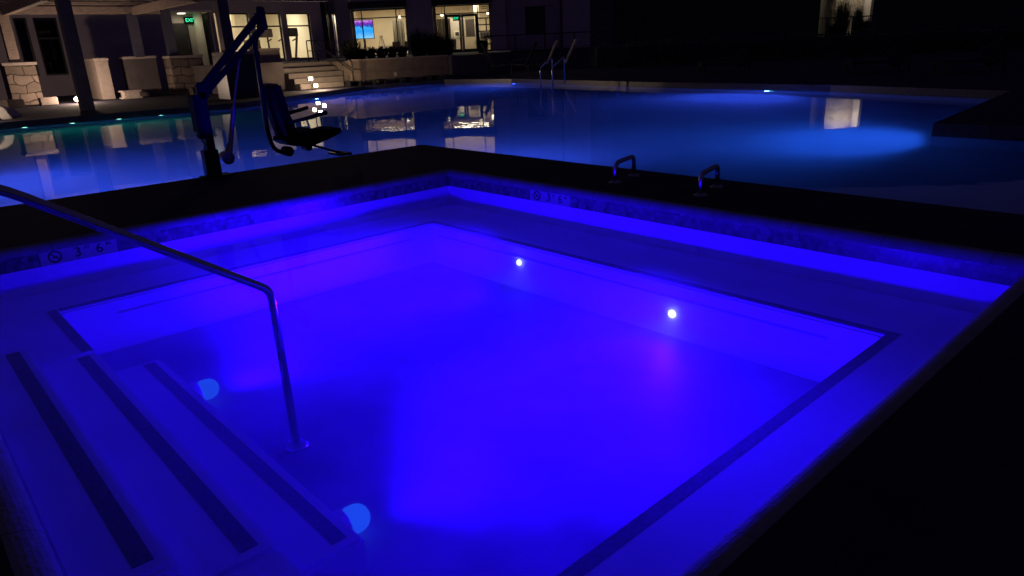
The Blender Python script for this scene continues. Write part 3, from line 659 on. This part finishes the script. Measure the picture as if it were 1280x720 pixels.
# exercise machines
def machine(x, y, label, flip=1):
    t = thing('exercise_machine', label, 'exercise machine', (x,y,1.0), 0, 'gym machines behind the windows')
    obj('deck', M().box(x-.35,x+.35,y-.8,y+.8,1.006,1.2), m_furn, t, bevel=.02)
    for s in (-1,1): obj('upright', M().beam((x+s*.3,y-.5,1.2),(x+s*.3-flip*.12,y-.7,2.35),.09,.09), m_furn, t)
    obj('console', M().box(x-.45,x+.45,y-.85,y-.6,2.3,2.75), m_furn, t, bevel=.03)
    obj('handlebar', M().tube([(x-.42,y-.6,2.2),(x-.42,y-.1,2.1)],.04,8).tube([(x+.42,y-.6,2.2),(x+.42,y-.1,2.1)],.04,8), m_furn, t)
machine(gx(343,50),GY+1.9,'dark exercise machine behind the middle gym window')
machine(gx(366,50)+.2,GY+1.4,'dark tall exercise machine behind the right gym window',-1)
wr = thing('weight_rack', 'cluttered rack of gym weights behind the middle window', 'weight rack', (gx(330,55),GY+1.5,1.0), 0)
for k in range(3): obj('shelf', M().box(gx(322,55),gx(338,55),GY+1.3,GY+1.7,1.3+.35*k,1.35+.35*k), m_steeld, wr)
for s in (323,337): obj('upright', M().box(gx(s,55)-.04,gx(s,55)+.04,GY+1.25,GY+1.75,1.006,2.2), m_furn, wr)
for k in range(9):
    xx = gx(323.5,55)+(k%5)*.19; obj('weight', M().lathe((xx+.05,GY+1.35,1.44+.35*(k//5)),(0,1,0),[(.09,0),(.09,.25)],10), (m_furn,m_steeld)[k%2], wr)

mb = thing('main_building', 'tall facade with a glass door and a wide lit window with a screen inside', 'building', tuple(F(0,58,0)), RZ)
BD = 58.0
def bu(px, py): return hd(px, py, BD)
TVW = (-11.35,-7.22,1.02,4.42); DRW = (-5.02,-.77,1.006,4.47)
W5 = (1.95,3.5,2.1,4.1)
UP = [(-11.3,-7.25,5.15,7.6),(-5.0,-.8,5.15,7.6)]
sl = (bu(422,40).x-.1, bu(427,40).x-.05)
holes = [TVW, DRW, W5] + UP + [(-12.95,-12.7,1.1,4.2)]
obj('wall', M(F).wall(-17.5,4.75,0,11,BD,BD+.35,holes), m_wallA, mb)
obj('stucco_bay', M(F).wall(4.75,6.95,0,11,BD-.15,BD+.2,[]), m_wallB, mb)
obj('ledge_stone_bay', M(F).wall(6.95,8.75,0,11,BD-.1,BD+.25,[]), m_brickw, mb)
for a, b, d in ((-7.1,-5.15,.35),(-.62,.42,.35),(-16.5,-14.4,.5),(-12.6,-11.45,.25)): obj('pilaster', M(F).box(a,b,BD-d,BD-.002,.9,11), m_wallB if a > -13 else m_wallA, mb)
obj('dark_column', M(F).box(-14.35,-13.1,BD-1.2,BD-.3,.9,11), m_wallD, mb)
for a, b in ((-11.45,-7.12),(-5.13,-.64)): obj('canopy', M(F).box(a,b,BD-.9,BD-.003,4.45,4.95), m_wallD, mb)
obj('downspout', M(F).tube([(4.72,BD-.28,.9),(4.72,BD-.28,10)],.07,8), m_wallD, mb)
window(mb,*TVW,BD+.1,F,(-10.68,-8.02),(3.80,),.08)
dw0 = window(mb,*DRW,BD+.1,F,(-4.26,-1.72),(3.86,),.08,name='door_frame')
for a, b in ((-4.22,-3.03),(-3.01,-1.76)):
    d = M(F); d.wall(a,b,1.01,3.80,BD+.05,BD+.11,[(a+.17,b-.17,1.25,3.62)])
    dd = obj('door', d, m_frame, mb); obj('pane', M(F).add([(a+.17,BD+.08,1.25),(b-.17,BD+.08,1.25),(b-.17,BD+.08,3.62),(a+.17,BD+.08,3.62)],[(0,1,2,3)]), m_glass, dd)
    obj('handle', M(F).box((b-.30 if a < -4 else a+.1),(b-.1 if a < -4 else a+.3),BD+.01,BD+.045,2.1,2.16), m_steeld, dd)
# the wing on the right, mostly dark
window(mb,*W5,BD+.1,F,(2.75,),(3.0,),.09,gl=m_glassd)
obj('lintel', M(F).box(1.7,4.05,BD-.06,BD-.003,4.14,4.5), m_stonec, mb)
for a,b,c,d in UP:
    window(mb,a,b,c,d,BD+.1,F,(a+.75,b-.85),(),.08)
room(mb, -12.3, -6.2, BD+.35, BD+7.5, 1.0, 4.9, F, m_room)
room(mb, -5.9, .3, BD+.35, BD+7.5, 1.0, 4.9, F, m_room)
room(mb, -12.3, .3, BD+.35, BD+7.5, 5.0, 8.2, F, m_room, 'upper_room_wall')
room(mb, 1.0, 4.6, BD+.35, BD+4, 1.8, 4.9, F, m_wallD, 'dark_room_wall')
window(mb,-12.95,-12.7,1.1,4.2,BD+.1,F,(),(2.2,),.02)
obj('slit_room_wall', M(F).box(-13.05,-12.42,BD+1.2,BD+1.3,1.0,4.4), m_roomw, mb)
ceil_light((-12.75,BD+.8,4.3),(.3,.3),25,F,'small ceiling light behind the narrow slit window left of the wide window',RZ)
for u, D, sz, e, lab in ((-9.3,BD+4.0,(3.0,1.6),190,'large ceiling light in the room with the blue screen'),(-2.9,BD+4.0,(3.0,1.6),170,'large ceiling light in the lobby behind the glass door')):
    ceil_light((u,D,4.88),sz,e,F,lab,RZ)
for u, D, z, r, lab in ((-7.95,BD+1.6,3.78,.13,'small bright downlight inside the wide window at upper right'),(-4.6,BD+1.6,3.78,.12,'small bright downlight behind the left sidelight of the glass door'),(-.95,BD+1.2,3.75,.10,'small bright lamp at the top of the right sidelight')):
    t = thing('downlight', lab, 'ceiling lamp', tuple(F(u,D,z)), RZ, 'small downlights inside the lobby windows')
    obj('bulb', M(F).lathe((u,D,z),(0,0,1),[(r*.5,0),(r,.05),(r,.1),(r*.4,.16)],12), emit('downlight_bulb',(1,.9,.7),6), t, smooth=True)
    obj('stem', M(F).tube([(u,D,z+.15),(u,D,4.89)],.015,6), m_frame, t)
for u, lab in ((-9.3,'large ceiling light in the upper floor room on the left'),(-2.9,'large ceiling light in the upper floor room on the right')):
    ceil_light((u,BD+3.0,8.18),(3.0,1.6),170,F,lab,RZ)

# screen on the wall, furniture and curtains in the lit rooms
def screen_mat():
    m = bpy.data.materials.new('blue_screen_picture'); m.use_nodes = True; nt = m.node_tree; N, L = nt.nodes, nt.links; N.clear()
    tc = N.new('ShaderNodeTexCoord'); sp = N.new('ShaderNodeSeparateXYZ'); L.new(tc.outputs['Object'], sp.inputs[0])
    n = N.new('ShaderNodeTexVoronoi'); n.inputs['Scale'].default_value = 4.5; L.new(tc.outputs['Object'], n.inputs['Vector'])
    a = N.new('ShaderNodeMath'); a.operation = 'MULTIPLY_ADD'; a.inputs[1].default_value = .25; L.new(n.outputs['Distance'], a.inputs[0]); L.new(sp.outputs['Z'], a.inputs[2])
    r = N.new('ShaderNodeValToRGB'); el = r.color_ramp.elements
    el[0].position = .12; el[0].color = (.25,.65,1,1); el[1].position = .45; el[1].color = (.02,.35,1,1)
    for p_, c_ in ((.62,(.05,.45,1,1)),(.72,(.03,.05,.45,1)),(.85,(.25,.02,.55,1)),(.97,(.6,.3,.8,1))):
        q_ = el.new(p_); q_.color = c_
    mp = N.new('ShaderNodeMapRange'); mp.inputs['From Min'].default_value = -.75; mp.inputs['From Max'].default_value = .85; L.new(a.outputs[0], mp.inputs['Value']); L.new(mp.outputs['Result'], r.inputs['Fac'])
    e = N.new('ShaderNodeEmission'); e.inputs['Strength'].default_value = 1.1; L.new(r.outputs['Color'], e.inputs['Color'])
    o = N.new('ShaderNodeOutputMaterial'); L.new(e.outputs[0], o.inputs['Surface']); return m
SD = BD+2.2
a, b = hd(441,26,SD), hd(467.5,47.5,SD)
tv = thing('wall_screen', 'large glowing blue and purple screen inside the wide lit window', 'screen', tuple(F((a.x+b.x)/2,SD,(a.z+b.z)/2)), RZ)
obj('bezel', M(F).box(a.x-.05,b.x+.05,SD,SD+.08,b.z-.05,a.z+.05), m_frame, tv)
obj('display', M(F).box(a.x,b.x,SD-.012,SD-.002,b.z,a.z), screen_mat(), tv)
obj('stand', M(F).box((a.x+b.x)/2-.06,(a.x+b.x)/2+.06,SD+.09,SD+.2,1.006,a.z).box((a.x+b.x)/2-.5,(a.x+b.x)/2+.5,SD-.1,SD+.4,1.006,1.06), m_frame, tv)
def curtain(u0, u1, D, z0, z1, label):
    m = M(F); n = int((u1-u0)/.05); vs = []; 
    for k in range(n+1):
        u = u0+(u1-u0)*k/n; y = D+.05*math.sin(k*1.35)+.02*math.sin(k*.6)
        vs += [(u,y,z0),(u,y,z1),(u,y+.01,z0),(u,y+.01,z1)]
    fs = []
    for k in range(n):
        i = 4*k; fs += [(i,i+4,i+5,i+1),(i+2,i+3,i+7,i+6),(i+1,i+5,i+7,i+3),(i,i+2,i+6,i+4)]
    m.add(vs, fs+[(0,1,3,2),(4*n,4*n+2,4*n+3,4*n+1)])
    return solo('curtain', m, m_curt, label, 'curtain', tuple(F((u0+u1)/2,D,z0)), RZ, 'grey curtains inside the lit windows')
curtain(-9.0,-8.05,BD+4.6,1.01,3.7,'pale grey curtain in the middle of the wide lit window')
curtain(-7.9,-6.6,BD+4.6,1.01,3.7,'pale grey curtain at the right end of the wide lit window')
curtain(-5.2,-4.1,BD+3.4,1.01,3.65,'pale grey curtain behind the left sidelight of the glass door')
def chair_in(u, D, label):
    t = thing('lobby_chair', label, 'chair', tuple(F(u,D,1)), RZ, 'dark chairs inside the lit rooms')
    obj('seat', M(F).box(u-.32,u+.32,D-.3,D+.3,1.40,1.52), m_furn, t, bevel=.03); obj('backrest', M(F).box(u-.32,u+.32,D+.28,D+.38,1.52,2.05), m_furn, t, bevel=.03)
    for i in (-1,1):
        for j in (-1,1): obj('leg', M(F).box(u+i*.27-.025,u+i*.27+.025,D+j*.25-.025,D+j*.25+.025,1.006,1.40), m_furn, t)
chair_in(-8.5,BD+2.0,'dark lobby chair low behind the wide window, left of the window post'); chair_in(-7.55,BD+2.2,'dark lobby chair low behind the wide window, right of the window post'); chair_in(-4.0,BD+2.6,'dark lobby chair seen through the left leaf of the glass door')
tb = thing('lobby_table', 'white lit table low inside the wide window', 'table', tuple(F(-9.35,BD+2.3,1)), RZ)
obj('tabletop', M(F).box(-9.85,-8.85,BD+1.9,BD+2.7,1.66,1.75), m_roomw, tb, bevel=.01); obj('leg', M(F).lathe((-9.35,BD+2.3,1.006),(0,0,1),[(.3,0),(.06,.05),(.06,.66)],12), m_furn, tb)
es = hd(571,23,BD+1.0)
ea = thing('display_easel', 'pale A shaped easel standing just right of the blue screen', 'easel', tuple(F(-9.6,BD+1.7,1)), RZ)
for s_ in (-1,1): obj('leg', M(F).beam((-9.6+s_*.38,BD+1.7,1.01),(-9.6+s_*.05,BD+1.85,2.55),.09,.05), m_white, ea)
obj('rear_leg', M(F).beam((-9.6,BD+2.1,1.01),(-9.6,BD+1.9,2.5),.06,.05), m_white, ea)
obj('crossbar', M(F).beam((-9.85,BD+1.76,1.7),(-9.35,BD+1.76,1.7),.06,.04), m_white, ea)
exit_sign(None, .62, lambda a,b,t: F(es.x+a, BD+1.0-t, es.z+b), 'green lit exit sign hanging behind the glass door', 0)
lc = thing('lobby_screen_wall', 'dark partition with a pale framed notice behind the glass door', 'partition', tuple(F(-3.5,BD+5,1)), RZ)
obj('panel', M(F).box(-4.4,-3.05,BD+5,BD+5.1,1.006,3.75), m_wallB, lc); obj('notice', M(F).box(-3.95,-3.4,BD+4.95,BD+4.99,2.2,2.75), m_roomw, lc); obj('notice_panel', M(F).box(-3.83,-3.52,BD+4.92,BD+4.945,2.32,2.62), m_furn, lc)
sh = thing('lobby_shelf', 'tall dark bookshelf behind the right sidelight of the glass door', 'bookshelf', tuple(F(-1.2,BD+3,1)), RZ)
obj('case', M(F).wall(-1.9,-.4,1.006,3.6,BD+3,BD+3.4,[(-1.85,-1.2,1.1+.5*k,1.52+.5*k) for k in range(5)]+[(-1.1,-.45,1.1+.5*k,1.52+.5*k) for k in range(5)]), m_furn, sh)
obj('poster', M(F).box(-1.62,-.85,BD+.24,BD+.26,1.9,2.45), m_white, sh)
pt = M(F)
for k in range(3):
    x = -1.5+.24*k; pt.beam((x-.06,BD+.23,1.98),(x+.06,BD+.23,2.38),.035,.006,(0,1,0)); pt.beam((x+.06,BD+.228,1.98),(x-.06,BD+.228,2.38),.035,.006,(0,1,0))
obj('poster_marks', pt, m_furn, sh)
cl = thing('lobby_column', 'pale column and dark art panel seen through the right leaf of the glass door', 'column', tuple(F(-2,BD+4,1)), RZ)
obj('shaft', M(F).box(-2.15,-1.75,BD+4,BD+4.4,1.006,4.85), m_roomw, cl); obj('art_panel', M(F).box(-2.95,-2.2,BD+5.5,BD+5.6,2.2,3.6), m_furn, cl)
# faint lettering over the glass door, and the striped plate beside it
lt = M(); text_shape(lt, 'THE HUB', .30, lambda x,y,z: F(-2.95+x, BD+.085-z, 4.16+y), .005)
obj('door_lettering', lt, mat('sand_vinyl_letters', (.42,.36,.25), .7), mb)
st_ = M(F)
for k in range(2): st_.box(-1.4,-.92,BD+.075,BD+.09,4.12+.14*k,4.17+.14*k)
obj('door_stripes', st_, m_furn, mb)

# dark wing to the right with a lit stone patio
dk = thing('dark_building', 'unlit dark building on the right with one lit stone patio bay', 'building', tuple(F(27,BD,0)), RZ)
LB = (25.0,29.15,1.0,6.0)
obj('wall', M(F).wall(8.8,70,0,11,BD+.4,BD+.8,[LB]), m_wallD, dk)
obj('patio_wall', M(F).box(24.4,27.1,BD+3.0,BD+3.2,1.0,6.4), m_curt, dk); obj('patio_stone', M(F).box(27.1,29.4,BD+2.4,BD+3.0,1.0,6.4), brick('pale_patio_stone',(.75,.66,.5),(.5,.43,.32),(.2,.17,.13),2.4,.6,.25,.03,.9,.7,rot=True), dk)
obj('patio_side', M(F).box(29.4,29.5,BD+.8,BD+3,1.0,6.4).box(24.3,24.4,BD+.8,BD+3.2,1.0,6.4).box(24.3,29.5,BD+.8,BD+3.2,6.4,6.5), m_wallB, dk)
ceil_light((28.3,BD+1.6,6.3),(1.2,.5),90,F,'patio ceiling light above the lit stone bay on the right',RZ,col=(1,.88,.68))

# ------------------------------------------------------------------ planting
def grass_clump(u, D, z, r, h, n, label, seed, m_=m_blade):
    rnd = random.Random(seed); m = M(); c = F(u, D, z)
    for k in range(n):
        a = rnd.uniform(0, 2*PI); lean = rnd.uniform(.05,1.0)**.8*r*1.25; hh = h*rnd.uniform(.35,1.0); b = c + Vector((math.cos(a),math.sin(a),0))*rnd.uniform(0,r*.45)
        d = Vector((math.cos(a),math.sin(a),0)); sd = Vector((-d.y,d.x,0))*.02
        p1 = b + d*lean*.35 + Vector((0,0,hh*.65)); p2 = b + d*lean + Vector((0,0,hh*(1-.25*lean/r)))
        m.add([b-sd,b+sd,p1+sd*.8,p1-sd*.8,p2], [(0,1,2,3),(3,2,4)])
    return solo('ornamental_grass', m, m_, label, 'grass clump', tuple(c), 0, 'dark grass clumps along the terrace')
for k, (px, py, D, r, h, lab) in enumerate(((440,70,34,.7,1.2,'dark spiky grass clump at the left end of the tan wall'),(525,68,36,.8,1.6,'tall dark grass clump between the wide window and the glass door'),(543,66,37,.8,1.5,'dark grass clump in front of the left sidelight of the glass door'),(558,66,37,.7,1.1,'short dark grass clump at the foot of the glass door'),(603,63,42.6,.5,1.0,'dark grass clump below the right sidelight of the glass door'),(1045,40,44,.8,1.1,'dark grass clump under the left of the lit stone patio'),(1080,38,44,.7,1.2,'dark grass clump under the right of the lit stone patio'),(1052,30,57.8,1.0,3.4,'tall dark reed clump against the left of the lit stone patio'),(1072,30,57.6,.6,2.6,'thin tall reed clump against the middle of the lit stone patio'))):
    u = hd(px, py, D).x; grass_clump(u, D, 1.0, r, h, 420, lab, 11+k)
for k, px in enumerate((452,464,477,490,503)):
    u = hd(px, 68, 34).x
    t = thing('potted_shrub', ('leftmost','second from the left','middle','second from the right','rightmost')[k] + ' of five low rounded dark shrubs in pots below the wide window', 'potted shrub', tuple(F(u,34,1.0)), RZ, 'dark potted shrubs on the terrace')
    obj('pot', M().lathe(F(u,34,1.0),(0,0,1),[(.16,0),(.22,.17),(.24,.18),(.20,.19)],16), m_pot, t)
    rnd = random.Random(40+k); m = M()
    for q_ in range(520):
        v = Vector((rnd.gauss(0,1),rnd.gauss(0,1),rnd.gauss(0,.8))).normalized()*rnd.uniform(.10,.29); v.z *= .8; c = F(u,34,1.30)+v; a = Vector((rnd.gauss(0,1),rnd.gauss(0,1),rnd.gauss(0,1))).normalized()*.05; b = v.cross(a).normalized()*.03
        m.add([c-a,c+b,c+a,c-b],[(0,1,2,3)])
    obj('foliage', m, m_leaf, t)
# a clipped hedge on the dark right side
rnd = random.Random(5); m = M()
for q_ in range(9000):
    u = rnd.uniform(5,34); D = rnd.uniform(38.5,39.6); z = rnd.uniform(.05,1.25)+.1*math.sin(u*1.7)
    c = F(u,D,z); a = Vector((rnd.gauss(0,1),rnd.gauss(0,1),rnd.gauss(0,1))).normalized()*.10; b = a.orthogonal().normalized()*.06
    m.add([c-a,c+b,c+a,c-b],[(0,1,2,3)])
hd_ = thing('hedge', 'long dark clipped hedge beyond the right side of the pool', 'hedge', tuple(F(19,39,0)), RZ)
obj('foliage', m, m_leaf, hd_); obj('core', M(F).box(5,34,38.8,39.3,0,1.0), m_wallD, hd_)

# ------------------------------------------------------------------ patio chairs
def lounge(u, D, label, rz, m_back, scale=1.0):
    c = F(u, D, 0); t = thing('patio_chair', label, 'patio chair', tuple(c), rz, 'dark patio chairs by the far pool edge')
    R_ = Matrix.Rotation(rz, 4, 'Z')
    fr = lambda x, y, z: c + (R_ @ Vector((x, y, z)))*scale
    obj('seat', M(fr).beam((-.32,0,.42),(.42,0,.46),.56,.05), m_sling, t)
    obj('backrest', M(fr).beam((-.36,0,.44),(-.80,0,1.42),.54,.05,(0,1,0)) if False else M(fr).plate([(-.30,.42),(-.24,.44),(-.74,1.46),(-.81,1.44)], lambda p,q,s: (p,s,q), -.28, .28), m_back, t)
    for x, x2 in ((-.30,-.38),(.36,.42)):
        for y in (-.27,.27): obj('leg', M(fr).beam((x,y,.42),(x2,y,.0),.045,.045), m_rail, t)
    for y in (-.30,.30): obj('armrest', M(fr).beam((-.45,y,.70),(.36,y,.66),.06,.03).beam((.32,y,.66),(.36,y,.40),.04,.04), m_rail, t)
    return t
for px, D, mm, rz, lab in ((624,34.5,m_sling,RZ+.2,'black patio chair nearest the glass door'),(651,34.2,m_sling,RZ+PI-.2,'black patio chair with pale seat bars left of the reclined chairs'),(676,33.6,m_slingl,RZ+PI,'patio chair with a tilted grey back left of the ladder rails'),(699,33.4,m_slingl,RZ+PI,'patio chair with a tilted grey back right of the ladder rails')):
    lounge(hd(px,90,D).x, D, lab, rz, mm)
l0 = None
for k, (px, py) in enumerate(((905,84),(1095,84),(1210,82))):
    p = hz(px, 90)
    lab = 'nearly black lounger on the right deck ' + ('left of the far cyan lamp','below the lit stone patio','above the dark deck corner')[k]
    u, D = p.dot(UV), p.dot(NV)
    if l0 is None:
        t = l0 = thing('sun_lounger', lab, 'sun lounger', tuple(F(u,D,0)), RZ, 'nearly black loungers on the right deck')
        obj('frame', M(F).box(u-.95,u+.95,D-.32,D+.32,.26,.31), m_rail, t)
        obj('mattress', M(F).box(u-.95,u+.4,D-.30,D+.30,.312,.38), m_sling, t, bevel=.02)
        obj('backrest', M(F).beam((u+.4,D,.36),(u+.95,D,.62),.60,.06,(0,1,0)) , m_sling, t)
        for i in (-1,1):
            for j in (-1,1): obj('leg', M(F).box(u+i*.85-.03,u+i*.85+.03,D+j*.28-.03,D+j*.28+.03,0,.26), m_rail, t)
    else: copy_thing(l0, tuple(F(u,D,0)), RZ, lab)

# ------------------------------------------------------------------ night sky
wd = bpy.data.worlds.new('World'); sc.world = wd; wd.use_nodes = True; N, L = wd.node_tree.nodes, wd.node_tree.links
bg = N['Background']; sky = N.new('ShaderNodeTexSky'); sky.sky_type = 'NISHITA'; sky.sun_disc = False
sky.sun_elevation = math.radians(2); sky.sun_rotation = math.radians(200); sky.altitude = 100
mx = N.new('ShaderNodeMix'); mx.data_type = 'RGBA'; mx.inputs['Factor'].default_value = .97; mx.inputs['B'].default_value = (.012,.008,.034,1)
L.new(sky.outputs['Color'], mx.inputs['A']); L.new(mx.outputs['Result'], bg.inputs['Color']); bg.inputs['Strength'].default_value = 1.0
mx2 = N.new('ShaderNodeVectorMath'); mx2.operation = 'SCALE'; mx2.inputs['Scale'].default_value = .02
L.new(sky.outputs['Color'], mx2.inputs[0]); L.new(mx2.outputs['Vector'], mx.inputs['A'])

# ------------------------------------------------------------------ render settings
sc.view_settings.view_transform = 'Standard'; sc.view_settings.look = 'None'; sc.view_settings.exposure = 0; sc.view_settings.gamma = 1
c = sc.cycles
c.use_denoising = True; c.max_bounces = 10; c.diffuse_bounces = 5; c.glossy_bounces = 4; c.transmission_bounces = 8; c.transparent_max_bounces = 24
c.caustics_reflective = True; c.caustics_refractive = False; c.sample_clamp_indirect = 2.0; c.blur_glossy = .5

# sunlit-style water caustics: pool lamps shine up through the surface on to what stands at the rim
pw.cycles.is_caustics_caster = True
for o in bpy.data.objects:
    r = o
    while r.parent: r = r.parent
    if r.name.split('.')[0] in ('pergola','pool_shell','pool_tile','retaining_wall','planter_wall','grab_rail'): o.cycles.is_caustics_receiver = True
